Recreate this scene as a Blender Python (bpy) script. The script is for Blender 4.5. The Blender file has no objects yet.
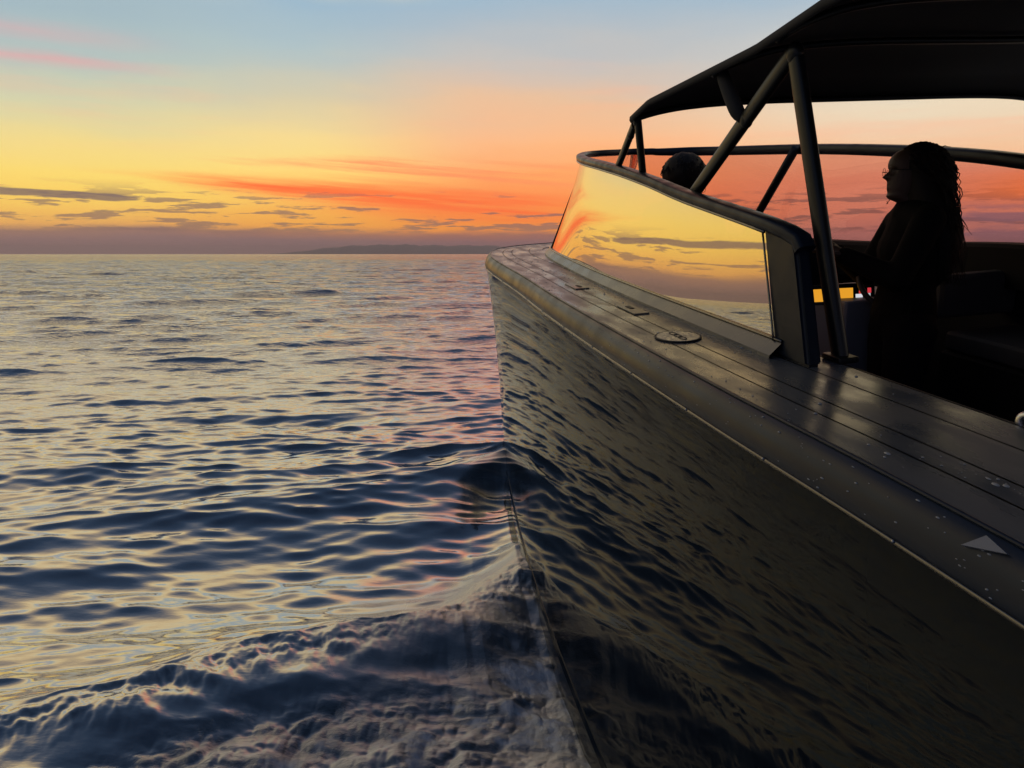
import bpy, bmesh, math, random
import numpy as np
from mathutils import Matrix, Vector
random.seed(4); RNG = np.random.RandomState(7)
S = bpy.context.scene
COL = S.collection
R = math.radians

# ------------------------------------------------------------------ render / view
S.render.engine = 'CYCLES'
S.render.resolution_x, S.render.resolution_y = 1024, 768
S.view_settings.view_transform = 'Standard'
S.view_settings.look = 'None'
S.view_settings.exposure = 0.0
S.view_settings.gamma = 1.0
S.cycles.max_bounces = 8
S.cycles.transparent_max_bounces = 12

# ------------------------------------------------------------------ camera (phone held out over the water)
EYE = 1.7
FPX = 769.0
PIT = math.atan(130 / FPX)
cam = bpy.data.objects.new('camera', bpy.data.cameras.new('camera'))
COL.objects.link(cam)
cam.data.sensor_width = 36.0
cam.data.lens = 36.0 * FPX / 1024
cam.data.clip_start = 0.02
cam.data.clip_end = 60000
cam.location = (0, 0, EYE)
cam.rotation_euler = (math.pi / 2 - PIT, 0, 0)
S.camera = cam

# ------------------------------------------------------------------ helpers
def lin(r, g, b):
    def f(c):
        c /= 255.0
        return c / 12.92 if c <= 0.04045 else ((c + 0.055) / 1.055) ** 2.4
    return (f(r), f(g), f(b), 1.0)

def mat(name, col, rough=0.5, metal=0.0, spec=0.5, ior=1.5, coat=0.0):
    m = bpy.data.materials.new(name); m.use_nodes = True
    p = m.node_tree.nodes['Principled BSDF']
    p.inputs['Base Color'].default_value = (*col[:3], 1)
    p.inputs['Roughness'].default_value = rough
    p.inputs['Metallic'].default_value = metal
    p.inputs['Specular IOR Level'].default_value = spec
    p.inputs['IOR'].default_value = ior
    p.inputs['Coat Weight'].default_value = coat
    return m

def noise_bump(m, scale, strength, dist=0.002, detail=4, rough_amp=0.0, col2=None, stretch=(1, 1, 1)):
    nt = m.node_tree; p = nt.nodes['Principled BSDF']
    tc = nt.nodes.new('ShaderNodeTexCoord')
    mp = nt.nodes.new('ShaderNodeMapping'); mp.inputs['Scale'].default_value = stretch
    n = nt.nodes.new('ShaderNodeTexNoise'); n.inputs['Scale'].default_value = scale; n.inputs['Detail'].default_value = detail
    nt.links.new(tc.outputs['Object'], mp.inputs['Vector']); nt.links.new(mp.outputs[0], n.inputs['Vector'])
    if strength:
        b = nt.nodes.new('ShaderNodeBump'); b.inputs['Strength'].default_value = strength; b.inputs['Distance'].default_value = dist
        nt.links.new(n.outputs['Fac'], b.inputs['Height']); nt.links.new(b.outputs[0], p.inputs['Normal'])
    if rough_amp:
        r0 = p.inputs['Roughness'].default_value
        mr = nt.nodes.new('ShaderNodeMapRange')
        mr.inputs['From Min'].default_value = 0.35; mr.inputs['From Max'].default_value = 0.65
        mr.inputs['To Min'].default_value = max(0.02, r0 - rough_amp); mr.inputs['To Max'].default_value = min(1, r0 + rough_amp)
        nt.links.new(n.outputs['Fac'], mr.inputs['Value']); nt.links.new(mr.outputs[0], p.inputs['Roughness'])
    if col2:
        mx = nt.nodes.new('ShaderNodeMix'); mx.data_type = 'RGBA'
        mx.inputs['A'].default_value = p.inputs['Base Color'].default_value
        mx.inputs['B'].default_value = (*col2[:3], 1)
        nt.links.new(n.outputs['Fac'], mx.inputs['Factor']); nt.links.new(mx.outputs['Result'], p.inputs['Base Color'])
    return m

def link(name, me, m, parent=None, smooth=True):
    o = bpy.data.objects.new(name, me); COL.objects.link(o)
    if m: me.materials.append(m)
    if smooth:
        me.polygons.foreach_set('use_smooth', [True] * len(me.polygons))
    if parent: o.parent = parent
    return o

def obj_pydata(name, v, f, m, parent=None, smooth=True, sharp=None):
    me = bpy.data.meshes.new(name)
    me.from_pydata([tuple(map(float, p)) for p in v], [], f); me.update()
    bm = bmesh.new(); bm.from_mesh(me); bmesh.ops.recalc_face_normals(bm, faces=bm.faces); bm.to_mesh(me); bm.free()
    o = link(name, me, m, parent, smooth)
    if sharp:
        me.set_sharp_from_angle(angle=R(sharp))
    return o

def obj_bm(name, bm, m, parent=None, smooth=True, sharp=35):
    me = bpy.data.meshes.new(name)
    bmesh.ops.recalc_face_normals(bm, faces=bm.faces)
    bm.to_mesh(me); bm.free()
    o = link(name, me, m, parent, smooth)
    if smooth and sharp: me.set_sharp_from_angle(angle=R(sharp))
    return o

def catmull(P, n):
    P = np.array(P, float)
    Q = np.vstack([2 * P[0] - P[1], P, 2 * P[-1] - P[-2]])
    out = []
    seg = len(P) - 1
    for k in range(n):
        t = k / (n - 1) * seg; i = min(int(t), seg - 1); u = t - i
        a, b, c, d = Q[i:i + 4]
        out.append(0.5 * ((2 * b) + (-a + c) * u + (2 * a - 5 * b + 4 * c - d) * u * u + (-a + 3 * b - 3 * c + d) * u ** 3))
    return np.array(out)

def sweep(path, prof, up=(0, 0, 1), closed=True, caps=True, scales=None):
    """sweep a 2-D profile (side, up) along a path"""
    path = np.array(path, float); n = len(path); k = len(prof)
    V = []; F = []
    for i in range(n):
        t = path[min(i + 1, n - 1)] - path[max(i - 1, 0)]; t /= np.linalg.norm(t)
        u = np.array(up[i] if isinstance(up, list) else up, float)
        s = np.cross(t, u); s /= np.linalg.norm(s); w = np.cross(s, t)
        sc = scales[i] if scales is not None else 1.0
        for (a, b) in prof: V.append(path[i] + s * a * sc + w * b * sc)
    kk = k if closed else k - 1
    for i in range(n - 1):
        for j in range(kk):
            j2 = (j + 1) % k
            F.append((i * k + j, i * k + j2, (i + 1) * k + j2, (i + 1) * k + j))
    if caps and closed:
        F.append(tuple(range(k))[::-1]); F.append(tuple((n - 1) * k + j for j in range(k)))
    return V, F

def oval(a, b, n=14, p=2.0):
    out = []
    for i in range(n):
        t = 2 * math.pi * i / n; c, s = math.cos(t), math.sin(t)
        out.append((a * math.copysign(abs(c) ** (2 / p), c), b * math.copysign(abs(s) ** (2 / p), s)))
    return out

def box_bm(bm, c, s, bev=0.01, rot=None):
    r = bmesh.ops.create_cube(bm, size=1.0)
    vs = r['verts']
    M = Matrix.Translation(c) @ (rot.to_4x4() if rot else Matrix()) @ Matrix.Diagonal((*s, 1))
    bmesh.ops.transform(bm, matrix=M, verts=vs)
    if bev:
        es = list({e for v in vs for e in v.link_edges})
        bmesh.ops.bevel(bm, geom=es, offset=bev, segments=3, affect='EDGES', profile=0.6)

def empty(name, label, cat, M=None, loc=None, group=None):
    o = bpy.data.objects.new(name, None); COL.objects.link(o)
    o.empty_display_size = 0.2
    if M is not None: o.matrix_world = M
    if loc is not None: o.location = loc
    o['label'] = label; o['category'] = cat
    if group: o['group'] = group
    return o

# ------------------------------------------------------------------ node expression helper
class X:
    nt = None
    def __init__(s, sock): s.s = sock
    @staticmethod
    def op(o, *a):
        n = X.nt.nodes.new('ShaderNodeMath'); n.operation = o
        for i, v in enumerate(a):
            if isinstance(v, X): X.nt.links.new(v.s, n.inputs[i])
            else: n.inputs[i].default_value = v
        return X(n.outputs[0])
    def __add__(s, o): return X.op('ADD', s, o)
    def __radd__(s, o): return X.op('ADD', o, s)
    def __sub__(s, o): return X.op('SUBTRACT', s, o)
    def __rsub__(s, o): return X.op('SUBTRACT', o, s)
    def __mul__(s, o): return X.op('MULTIPLY', s, o)
    def __rmul__(s, o): return X.op('MULTIPLY', o, s)
    def __truediv__(s, o): return X.op('DIVIDE', s, o)
def smooth(v, a, b, lo=0.0, hi=1.0):
    n = X.nt.nodes.new('ShaderNodeMapRange'); n.interpolation_type = 'SMOOTHSTEP'
    X.nt.links.new(v.s, n.inputs['Value'])
    for k, q in zip(('From Min', 'From Max', 'To Min', 'To Max'), (a, b, lo, hi)): n.inputs[k].default_value = q
    return X(n.outputs[0])
def gauss(v, w):
    q = v / w
    return X.op('EXPONENT', (q * q) * -1.0)
def xnoise(x, y, z=0.0, detail=5, rough=0.55, scale=1.0, dist=0.0):
    c = X.nt.nodes.new('ShaderNodeCombineXYZ')
    for i, v in enumerate((x, y, z)):
        if isinstance(v, X): X.nt.links.new(v.s, c.inputs[i])
        else: c.inputs[i].default_value = v
    n = X.nt.nodes.new('ShaderNodeTexNoise'); n.inputs['Scale'].default_value = scale
    n.inputs['Detail'].default_value = detail; n.inputs['Roughness'].default_value = rough; n.inputs['Distortion'].default_value = dist
    X.nt.links.new(c.outputs[0], n.inputs['Vector'])
    return X(n.outputs['Fac'])
def mixc(f, a, b):
    n = X.nt.nodes.new('ShaderNodeMix'); n.data_type = 'RGBA'
    if isinstance(f, X): X.nt.links.new(f.s, n.inputs['Factor'])
    else: n.inputs['Factor'].default_value = f
    for k, v in (('A', a), ('B', b)):
        if isinstance(v, X): X.nt.links.new(v.s, n.inputs[k])
        else: n.inputs[k].default_value = v
    return X(n.outputs['Result'])

# ------------------------------------------------------------------ sky
def build_sky():
    w = bpy.data.worlds.new('World'); S.world = w; w.use_nodes = True
    nt = w.node_tree; X.nt = nt
    bg = nt.nodes['Background']
    tc = nt.nodes.new('ShaderNodeTexCoord')
    sep = nt.nodes.new('ShaderNodeSeparateXYZ'); nt.links.new(tc.outputs['Generated'], sep.inputs[0])
    x, y, z = (X(sep.outputs[i]) for i in range(3))
    az = X.op('ARCTAN2', x, y) * (180 / math.pi)
    el = X.op('ARCSINE', z) * (180 / math.pi)
    # ragged edges of the bank along the horizon
    nb = xnoise(az * 0.10, el * 0.5, 3.0, 5, 0.6)
    el2 = el + (nb - 0.5) * 1.1
    # wisps bend the colour bands
    nw = xnoise(az * 0.035, el * 0.16, 8.0, 4, 0.5)
    el3 = X.op('MAXIMUM', el2 + (nw - 0.5) * smooth(el, 3, 10, 0.0, 5.0), 0.0)
    t = X.op('SQRT', el3 / 90.0)
    def ramp(stops):
        n = nt.nodes.new('ShaderNodeValToRGB'); cr = n.color_ramp
        cr.interpolation = 'LINEAR'
        pts = [(math.sqrt(e / 90), lin(*c)) for e, c in stops]
        cr.elements[0].position, cr.elements[0].color = pts[0]
        cr.elements[1].position, cr.elements[1].color = pts[-1]
        for p, c in pts[1:-1]:
            e = cr.elements.new(p); e.color = c
        nt.links.new(t.s, n.inputs[0]); return X(n.outputs[0])
    far = [(19, (232, 217, 172)), (25, (246, 217, 165)), (32, (192, 174, 152)), (42, (104, 114, 132)), (54, (64, 83, 110)), (90, (44, 60, 86))]  # warm lower stops: unseen glow above the view, added to gild the sea
    farp = [(20, (240, 186, 160)), (25, (254, 168, 138)), (32, (196, 148, 140)), (42, (104, 110, 132)), (54, (64, 83, 110)), (90, (44, 60, 86))]  # same unseen glow in pink, added to tint the water ahead
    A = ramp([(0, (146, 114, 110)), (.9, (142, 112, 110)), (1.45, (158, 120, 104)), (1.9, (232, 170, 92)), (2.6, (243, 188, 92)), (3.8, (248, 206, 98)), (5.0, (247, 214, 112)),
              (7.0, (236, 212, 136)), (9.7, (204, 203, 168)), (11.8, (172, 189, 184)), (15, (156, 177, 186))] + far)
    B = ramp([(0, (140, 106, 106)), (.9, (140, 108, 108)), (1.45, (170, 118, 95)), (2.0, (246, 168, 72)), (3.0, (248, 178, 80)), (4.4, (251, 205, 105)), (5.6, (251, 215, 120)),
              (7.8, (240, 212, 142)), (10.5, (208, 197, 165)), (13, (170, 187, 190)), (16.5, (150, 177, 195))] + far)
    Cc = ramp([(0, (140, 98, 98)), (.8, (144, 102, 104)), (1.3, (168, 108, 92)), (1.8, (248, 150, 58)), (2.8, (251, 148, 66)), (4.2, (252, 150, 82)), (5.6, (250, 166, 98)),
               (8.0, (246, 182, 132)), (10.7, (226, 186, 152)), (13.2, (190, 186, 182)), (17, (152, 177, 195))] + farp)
    D = ramp([(0, (175, 135, 135)), (1.5, (205, 150, 140)), (3, (232, 160, 130)), (5, (240, 170, 135)), (6.5, (238, 190, 150)), (8, (232, 204, 172)), (10, (228, 210, 182)),
              (13, (196, 196, 192)), (17, (155, 178, 196))] + far)
    E_ = ramp([(0, (128, 108, 104)), (.9, (132, 108, 100)), (1.6, (165, 128, 96)), (2.2, (215, 168, 98)), (3.8, (228, 188, 104)), (6, (222, 196, 122)), (8, (198, 190, 145)),
               (11, (165, 178, 172)), (15, (142, 164, 180))] + far)
    Fb = ramp([(0, (92, 92, 112)), (4, (112, 104, 124)), (8, (118, 116, 138)), (15, (104, 118, 144)), (30, (80, 102, 132)), (55, (60, 80, 110)), (90, (50, 68, 96))])
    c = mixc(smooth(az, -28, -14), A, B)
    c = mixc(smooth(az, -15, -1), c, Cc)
    c = mixc(smooth(az, 6, 26), c, D)
    c = mixc(smooth(az, -44, -75), c, E_)
    c = mixc(smooth(X.op('ABSOLUTE', az), 85, 140), c, Fb)
    # red-orange streak sloping down to the right
    n1 = xnoise(az * 0.09, el * 0.9, 1.0, 5, 0.6)
    n1b = xnoise(az * 0.05, el * 1.6 + az * 0.11, 6.0, 6, 0.65)
    line = el - (3.35 + (az * -0.07)) + (n1 - 0.5) * 0.7
    wid = smooth(az, -30, -6, 0.14, 1.05)
    st = gauss(line, wid) * smooth(az, -30, -18) * smooth(az, 9, -1) * smooth(el, 1.3, 2.4) * smooth(n1b, 0.36, 0.60, 0.35, 1.0)
    c = mixc(st * 0.95, c, lin(253, 104, 52))
    line2 = el - (5.6 + (az * -0.045)) + (n1 - 0.5) * 1.4
    st2 = gauss(line2, smooth(az, -24, 0, 0.15, 0.8)) * smooth(az, -24, -10) * smooth(az, 12, 0) * smooth(n1b, 0.42, 0.62)
    c = mixc(st2 * 0.8, c, lin(250, 140, 92))
    # warm wisps high up on both sides
    n2 = xnoise(az * 0.05, el * 0.55, 14.0, 5, 0.55)
    hi = smooth(n2, 0.5, 0.72) * smooth(el, 5.5, 8) * smooth(el, 15, 10) * smooth(az, -32, -5, 0.2, 0.32)
    c = mixc(hi, c, lin(248, 172, 132))
    pk = (gauss(el - 11.6 + (n1 - 0.5) * 1.0, 0.38) + gauss(el - 13.1 + (n1 - 0.5) * 1.2, 0.55) * 0.6) * smooth(az, -20, -31) * smooth(az, -60, -42) * smooth(n2, 0.3, 0.55, 0.5, 1.0)
    c = mixc(pk * 0.62, c, lin(226, 158, 158))
    # flat grey cloud bars low over the sea
    n3 = xnoise(az * 0.24, el * 2.3, 21.0, 7, 0.62)
    n4 = xnoise(az * 0.05, el * 0.4, 30.0, 3, 0.5)
    win = smooth(el, 1.2, 1.9) * smooth(el, 4.9, 3.4)
    bars = smooth(n3 + (n4 - 0.5) * 0.5 + smooth(el, 3.2, 1.6, 0.0, 0.06), 0.54, 0.60) * win * smooth(X.op('ABSOLUTE', az), 110, 60)
    c = mixc(bars * 0.72, c, lin(124, 100, 98))
    # broken bar of cloud at the left edge and further round
    n5 = xnoise(az * 0.33, el * 1.7, 40.0, 6, 0.62)
    bar = gauss(el - 3.75 + (n4 - 0.5) * 1.0, 0.32) * smooth(az, -23, -27) * smooth(az, -75, -55)
    c = mixc(smooth(bar * n5, 0.2, 0.36) * 0.85, c, lin(116, 98, 98))
    # embers and grey cloud off the starboard side
    gl = gauss(el - 4.0 + (n1 - 0.5) * 1.2, 1.0) * gauss(az - 35.0, 5.5)
    c = mixc(gl * 0.95, c, lin(255, 150, 80))
    n6 = xnoise(az * 0.11, el * 1.0, 52.0, 5, 0.6)
    gc = smooth(n6, 0.47, 0.58) * smooth(az, 22, 31) * smooth(el, 3.6, 2.4) * smooth(az, 90, 60)
    c = mixc(gc * 0.8, c, lin(150, 125, 140))
    # physical twilight scatter on top (small at dusk)
    sky = nt.nodes.new('ShaderNodeTexSky'); sky.sky_type = 'NISHITA'; sky.sun_disc = False
    sky.sun_elevation = R(1.0); sky.sun_rotation = R(-30)
    bg2 = nt.nodes.new('ShaderNodeBackground'); nt.links.new(sky.outputs[0], bg2.inputs[0]); bg2.inputs[1].default_value = 0.001
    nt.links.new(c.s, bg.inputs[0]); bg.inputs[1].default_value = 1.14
    add = nt.nodes.new('ShaderNodeAddShader')
    nt.links.new(bg.outputs[0], add.inputs[0]); nt.links.new(bg2.outputs[0], add.inputs[1])
    nt.links.new(add.outputs[0], nt.nodes['World Output'].inputs['Surface'])
build_sky()

sun = bpy.data.objects.new('sun', bpy.data.lights.new('sun', 'SUN')); COL.objects.link(sun)
sun.data.energy = 0.03; sun.data.angle = R(40); sun.data.color = (1, 0.62, 0.35)
sun.rotation_euler = (R(90 - 3), 0, R(180 + 30 + 0))   # afterglow low on the port bow

# ------------------------------------------------------------------ boat frame: yaw 10.5, bow up 4.6, heeled 4 degrees to port
def frame(yaw, pitch, heel):
    return Matrix.Rotation(R(yaw), 3, 'Z') @ Matrix.Rotation(R(pitch), 3, 'X') @ Matrix.Rotation(R(-heel), 3, 'Y')
BM = frame(10.5, 4.6, 4.0)
B0 = Vector((0.0335, 0.0567, 1.0835))
BW = Matrix.Translation(B0) @ BM.to_4x4()
CX = 2.3                        # boat centre plane
BMn = np.array(BM); B0n = np.array(B0)
def to_world(p): return np.asarray(p) @ BMn.T + B0n
def to_boat(p): return (np.asarray(p) - B0n) @ BMn

boat = empty('motor_boat', 'dark glossy open motor boat with wraparound mirrored windscreen and black canopy', 'boat', M=BW)

# materials
M_hull = mat('hull_gloss', (0.004, 0.006, 0.009), 0.012, ior=1.30, spec=0.3)
noise_bump(M_hull, 2.2, 0.10, 0.01, 2)
M_navy = mat('satin_navy', (0.007, 0.011, 0.020), 0.38, spec=0.18)
noise_bump(M_navy, 12, 0.0, 0.002, 4, 0.08)
M_rail = mat('rail_paint', (0.008, 0.014, 0.028), 0.34, spec=0.25)
noise_bump(M_rail, 6, 0.0, 0.002, 4, 0.06)
M_steel = mat('polished_steel', (0.14, 0.13, 0.115), 0.22, 1.0)
noise_bump(M_steel, 60, 0.1, 0.001, 3, 0.08)
M_dsteel = mat('dull_steel', (0.30, 0.30, 0.31), 0.32, 1.0)
M_deck = mat('weathered_deck', (0.066, 0.070, 0.079), 0.29)
noise_bump(M_deck, 7, 0.08, 0.003, 6, 0.12, (0.088, 0.092, 0.102), (1.6, 0.5, 1))
M_seam = mat('deck_seam', (0.006, 0.006, 0.007), 0.6)
M_fabric = mat('canopy_fabric', (0.011, 0.011, 0.013), 0.85)
noise_bump(M_fabric, 300, 0.2, 0.001, 3)
M_carbon = mat('black_tube', (0.006, 0.007, 0.008), 0.36, spec=0.3)
M_inner = mat('cockpit_black', (0.006, 0.006, 0.007), 0.8, spec=0.2)
M_cush = mat('seat_fabric', (0.04, 0.04, 0.045), 0.75)
noise_bump(M_cush, 120, 0.2, 0.002)
M_cons = mat('console_paint', (0.13, 0.15, 0.19), 0.45)

def tinted_glass():
    m = bpy.data.materials.new('mirror_tint_glass'); m.use_nodes = True
    nt = m.node_tree; nt.nodes.clear(); X.nt = nt
    out = nt.nodes.new('ShaderNodeOutputMaterial')
    tr = nt.nodes.new('ShaderNodeBsdfTransparent'); tr.inputs[0].default_value = (0.90, 0.58, 0.56, 1)
    gl = nt.nodes.new('ShaderNodeBsdfGlossy'); gl.inputs['Color'].default_value = (0.86, 0.79, 0.66, 1)
    # dried salt leaves faint dull patches
    tcn = nt.nodes.new('ShaderNodeTexCoord'); sp = nt.nodes.new('ShaderNodeSeparateXYZ'); nt.links.new(tcn.outputs['Object'], sp.inputs[0])
    sn = xnoise(X(sp.outputs[0]) * 6.0, X(sp.outputs[1]) * 6.0, X(sp.outputs[2]) * 3.0, 6, 0.65)
    sf = xnoise(X(sp.outputs[0]) * 90.0, X(sp.outputs[1]) * 90.0, X(sp.outputs[2]) * 90.0, 2, 0.5)
    nt.links.new((smooth(sn, .5, .75, .006, .035) + smooth(sf, .68, .74, 0.0, .09)).s, gl.inputs['Roughness'])
    mx = nt.nodes.new('ShaderNodeMixShader')
    lw = nt.nodes.new('ShaderNodeLayerWeight'); lw.inputs['Blend'].default_value = 0.5
    f = smooth(X(lw.outputs['Facing']), 0.0, 0.75, 0.45, 0.97)
    geo = nt.nodes.new('ShaderNodeNewGeometry')
    # the metal coating sits on the outer face: strong mirror from outside, weaker from inside
    bf = X(geo.outputs['Backfacing'])
    f = f * (1.0 - bf * 0.70)
    nt.links.new(f.s, mx.inputs[0]); nt.links.new(tr.outputs[0], mx.inputs[1]); nt.links.new(gl.outputs[0], mx.inputs[2])
    nt.links.new(mx.outputs[0], out.inputs[0])
    return m
M_glass = tinted_glass()

# ---- hull: half-plans of gunwale and waterline, mirrored about the centre plane
deckP = [(1.0, -4.5), (1.0, -1), (.99, 1), (.962, 2), (.948, 3), (.948, 4), (.970, 5), (.975, 6), (1.0, 6.6), (1.08, 7.05), (1.21, 7.32), (1.43, 7.48), (1.75, 7.52), (2.0, 7.56), (2.3, 7.57)]
watP = [(.53, -4.5), (.535, -1), (.54, 1), (.55, 2), (.59, 3), (.67, 4), (.78, 5), (.90, 5.9), (1.0, 6.4), (1.2, 6.8), (1.5, 7.02), (1.82, 7.1), (2.02, 7.16), (2.17, 7.19), (2.3, 7.2)]
NP = 170
DK = catmull(deckP, NP); WT = catmull(watP, NP)
def mirror(P): # full closed-at-bow curve port -> bow -> starboard
    Q = P[::-1][1:].copy(); Q[:, 0] = 2 * CX - Q[:, 0]
    return np.vstack([P, Q])
DKF = mirror(DK); WTF = mirror(WT)
def plan_normal(P):
    t = np.gradient(P, axis=0); t /= np.linalg.norm(t, axis=1)[:, None]
    return np.stack([-t[:, 1], t[:, 0]], 1)          # outward (port side: -x)
DN = plan_normal(DKF)
def zwat(y): return -1.13 - 0.083 * y
rows = 26
V = []; F = []
n = len(DKF)
for i in range(n):
    g = DKF[i] + DN[i] * 0.040; w = WTF[i]
    zw = zwat(w[1])
    for j in range(rows):
        u = j / (rows - 1) * 1.45
        z = -0.10 + (zw + 0.10) * u
        p = g + (w - g) * u
        if u > 1.0:                                 # bottom turns in below the water
            p = p - DN[i] * 0.5 * (u - 1.0)
        bul = -0.012 * math.sin(math.pi * min(u, 1))
        p = p + DN[i] * bul
        V.append((p[0], p[1], z))
for i in range(n - 1):
    for j in range(rows - 1):
        F.append((i * rows + j, i * rows + j + 1, (i + 1) * rows + j + 1, (i + 1) * rows + j))
F.append(tuple([j for j in range(rows)] + [(n - 1) * rows + j for j in reversed(range(rows))]))   # transom
hull = obj_pydata('hull', V, F, M_hull, boat, sharp=50)
# spray rail just above the waterline on each side
for sgn in (0, 1):
    P = []
    for i in range(0, 78, 2):
        u = 0.955 - 0.0003 * i
        g = DKF[i] + DN[i] * 0.040; w = WTF[i]
        p = g + (w - g) * u; z = -0.10 + (zwat(w[1]) + 0.10) * u
        x = p[0] + 0.012
        P.append(((2 * CX - x) if sgn else x, p[1], z))
    v, f = sweep(P, [(-0.018, 0.0), (-0.008, 0.014), (0.03, 0.02), (0.03, -0.012), (-0.014, -0.008)])
    obj_pydata('spray_rail', v, f, M_hull, hull, sharp=30)

# ---- rub rail: slanted navy band between deck edge and hull, with a steel strip at the foot
prof = [(0.000, -0.003), (0.009, -0.006), (0.019, -0.014), (0.030, -0.028), (0.039, -0.047), (0.046, -0.068), (0.050, -0.086), (0.048, -0.096), (0.03, -0.102)]
V = []; F = []
k = len(prof)
for i in range(n):
    for (a, b) in prof: V.append((DKF[i][0] + DN[i][0] * a, DKF[i][1] + DN[i][1] * a, b))
for i in range(n - 1):
    for j in range(k - 1): F.append((i * k + j, i * k + j + 1, (i + 1) * k + j + 1, (i + 1) * k + j))
rub = obj_pydata('rub_rail', V, F, M_rail, boat)
P = [(DKF[i][0] + DN[i][0] * .049, DKF[i][1] + DN[i][1] * .049, -0.097) for i in range(n)]
v, f = sweep(P, oval(0.0045, 0.006, 10))
obj_pydata('steel_strip', v, f, M_steel, rub)
acc = 0; last = P[0]; bolt_me = None
for i in range(1, n):
    acc += math.dist(P[i], P[i - 1])
    if acc > 0.42 and P[i][0] < CX and P[i][1] > -1:
        acc = 0
        if bolt_me is None:
            bm = bmesh.new(); bmesh.ops.create_uvsphere(bm, u_segments=10, v_segments=6, radius=0.004)
            b = obj_bm('bolt', bm, M_dsteel, rub); bolt_me = b.data
        else:
            b = bpy.data.objects.new('bolt', bolt_me); COL.objects.link(b); b.parent = rub
        b.location = (P[i][0] - 0.004, P[i][1], P[i][2] + 0.004)
# plate painted as a triangular bluish reflection on the rail near the stern quarter
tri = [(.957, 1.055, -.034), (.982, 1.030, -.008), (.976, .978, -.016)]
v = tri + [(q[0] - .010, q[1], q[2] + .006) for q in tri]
obj_pydata('rail_reflection', v, [(0, 1, 2), (3, 5, 4), (0, 3, 4, 1), (1, 4, 5, 2), (2, 5, 3, 0)], mat('painted_reflection', (0.16, 0.17, 0.20), 0.35), rub, smooth=False)

# ---- side deck: planks with open seams over a dark bed
edges = [0.0, 0.115, 0.195, 0.350, 0.470, 0.62, 0.78, 0.94, 1.10, 1.25, 1.36]   # offsets inboard of the deck edge
# bed sheet
V = []; F = []
inner = [0.004, 0.47]
def inboard(i, off):
    """point at an offset inboard of the deck edge, never crossing the centre plane"""
    p = DKF[i] - DN[i] * off
    return p
half = [i for i in range(n)]
bedoff = np.linspace(0.0, 0.50, 6)
def strip(off0, off1, z, i0, i1, zc=0.0):
    v = []; f = []
    for i in range(i0, i1):
        for t in (0, 1):
            p = inboard(i, off0 + (off1 - off0) * t); v.append((p[0], p[1], z))
    for a in range(i1 - i0 - 1): f.append((2 * a, 2 * a + 1, 2 * a + 3, 2 * a + 2))
    return v, f
def fan(z, off, ymin):
    """foredeck sheet between port and starboard edges ahead of ymin"""
    idx = [i for i in range(NP) if DK[i][1] > ymin]
    v = []; f = []
    for i in idx:
        p = inboard(i, off)
        for t in np.linspace(0, 1, 9):
            v.append((p[0] + (2 * CX - 2 * p[0]) * t, p[1], z))
    for a in range(len(idx) - 1):
        for b in range(8): f.append((a * 9 + b, a * 9 + b + 1, (a + 1) * 9 + b + 1, (a + 1) * 9 + b))
    return v, f
allv = []; allf = []
def addm(v, f):
    o = len(allv); allv.extend(v); allf.extend([tuple(q + o for q in g) for g in f])
addm(*strip(0.0, 0.50, -0.008, 0, n))
# inner side down into the cockpit
bed = obj_pydata('deck_bed', allv, allf, M_seam, boat, smooth=False)
allv = []; allf = []
SE = [0.006, 0.111, 0.117, 0.190, 0.196, 0.345, 0.351, 0.468]
for a in range(0, 8, 2):
    addm(*strip(SE[a], SE[a + 1], 0.0, 0, n))
deck = obj_pydata('deck', allv, allf, M_deck, boat, smooth=False)
# foredeck inside the windscreen foot
v, f = fan(-0.004, 0.45, 5.4)
obj_pydata('foredeck', v, f, M_deck, boat, smooth=False)
# thin raised lip along the deck edge
P = [(DKF[i][0] - DN[i][0] * .003, DKF[i][1] - DN[i][1] * .003, 0.0) for i in range(n)]
v, f = sweep(P, oval(0.006, 0.005, 8)); obj_pydata('deck_edge', v, f, M_rail, deck)

# flush fittings let into the side deck
def deck_fitting(name, x, y, rx, ry, m, emblem=False, rect=False):
    bm = bmesh.new()
    if rect: box_bm(bm, (0, 0, 0), (rx * 2, ry * 2, 0.008), 0.003)
    else:
        r = bmesh.ops.create_cone(bm, cap_ends=True, segments=40, radius1=1, radius2=0.96, depth=0.008)
        bmesh.ops.scale(bm, vec=(rx, ry, 1), verts=bm.verts)
    o = obj_bm(name, bm, m, deck); o.location = (x, y, 0.003)
    o.rotation_euler = (0, 0, 0.0)
    return o
M_plate = mat('brushed_plate', (0.27, 0.27, 0.28), 0.36, 0.6)
noise_bump(M_plate, 60, 0.0, 0.002, 4, 0.12)
fp = deck_fitting('filler_plate', 1.125, 2.75, 0.082, 0.10, M_plate)
v, f = sweep([(0.083 * math.cos(t), 0.101 * math.sin(t), 0.001) for t in np.linspace(0, 2 * math.pi, 49)], oval(.004, .0035, 6), caps=False)
obj_pydata('plate_seal', v, f, M_seam, fp)
for k in range(3):
    bm = bmesh.new()
    ang = k * 2.094 + 0.5
    rr = [0.020, 0.020, 0.020][k]
    pts = [(0.6 * rr * math.cos(t) , 1.5 * rr * math.sin(t), 0) for t in np.linspace(0, 2 * math.pi, 25)]
    v, f = sweep(pts, oval(0.0022, 0.0018, 6), caps=False); bm.free()
    o = obj_pydata('engraved_ring', v, f, M_seam, fp); o.location = (0, (k - 1) * 0.045, 0.0045)
cl = deck_fitting('pop_up_cleat', 1.175, 3.42, 0.035, 0.13, mat('cleat_plate', (0.11, 0.11, 0.115), 0.35, 0.6), rect=True)
bm = bmesh.new(); box_bm(bm, (0, 0.04, 0.004), (0.022, 0.075, 0.006), 0.002); obj_bm('cleat_slot', bm, M_seam, cl)
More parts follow.
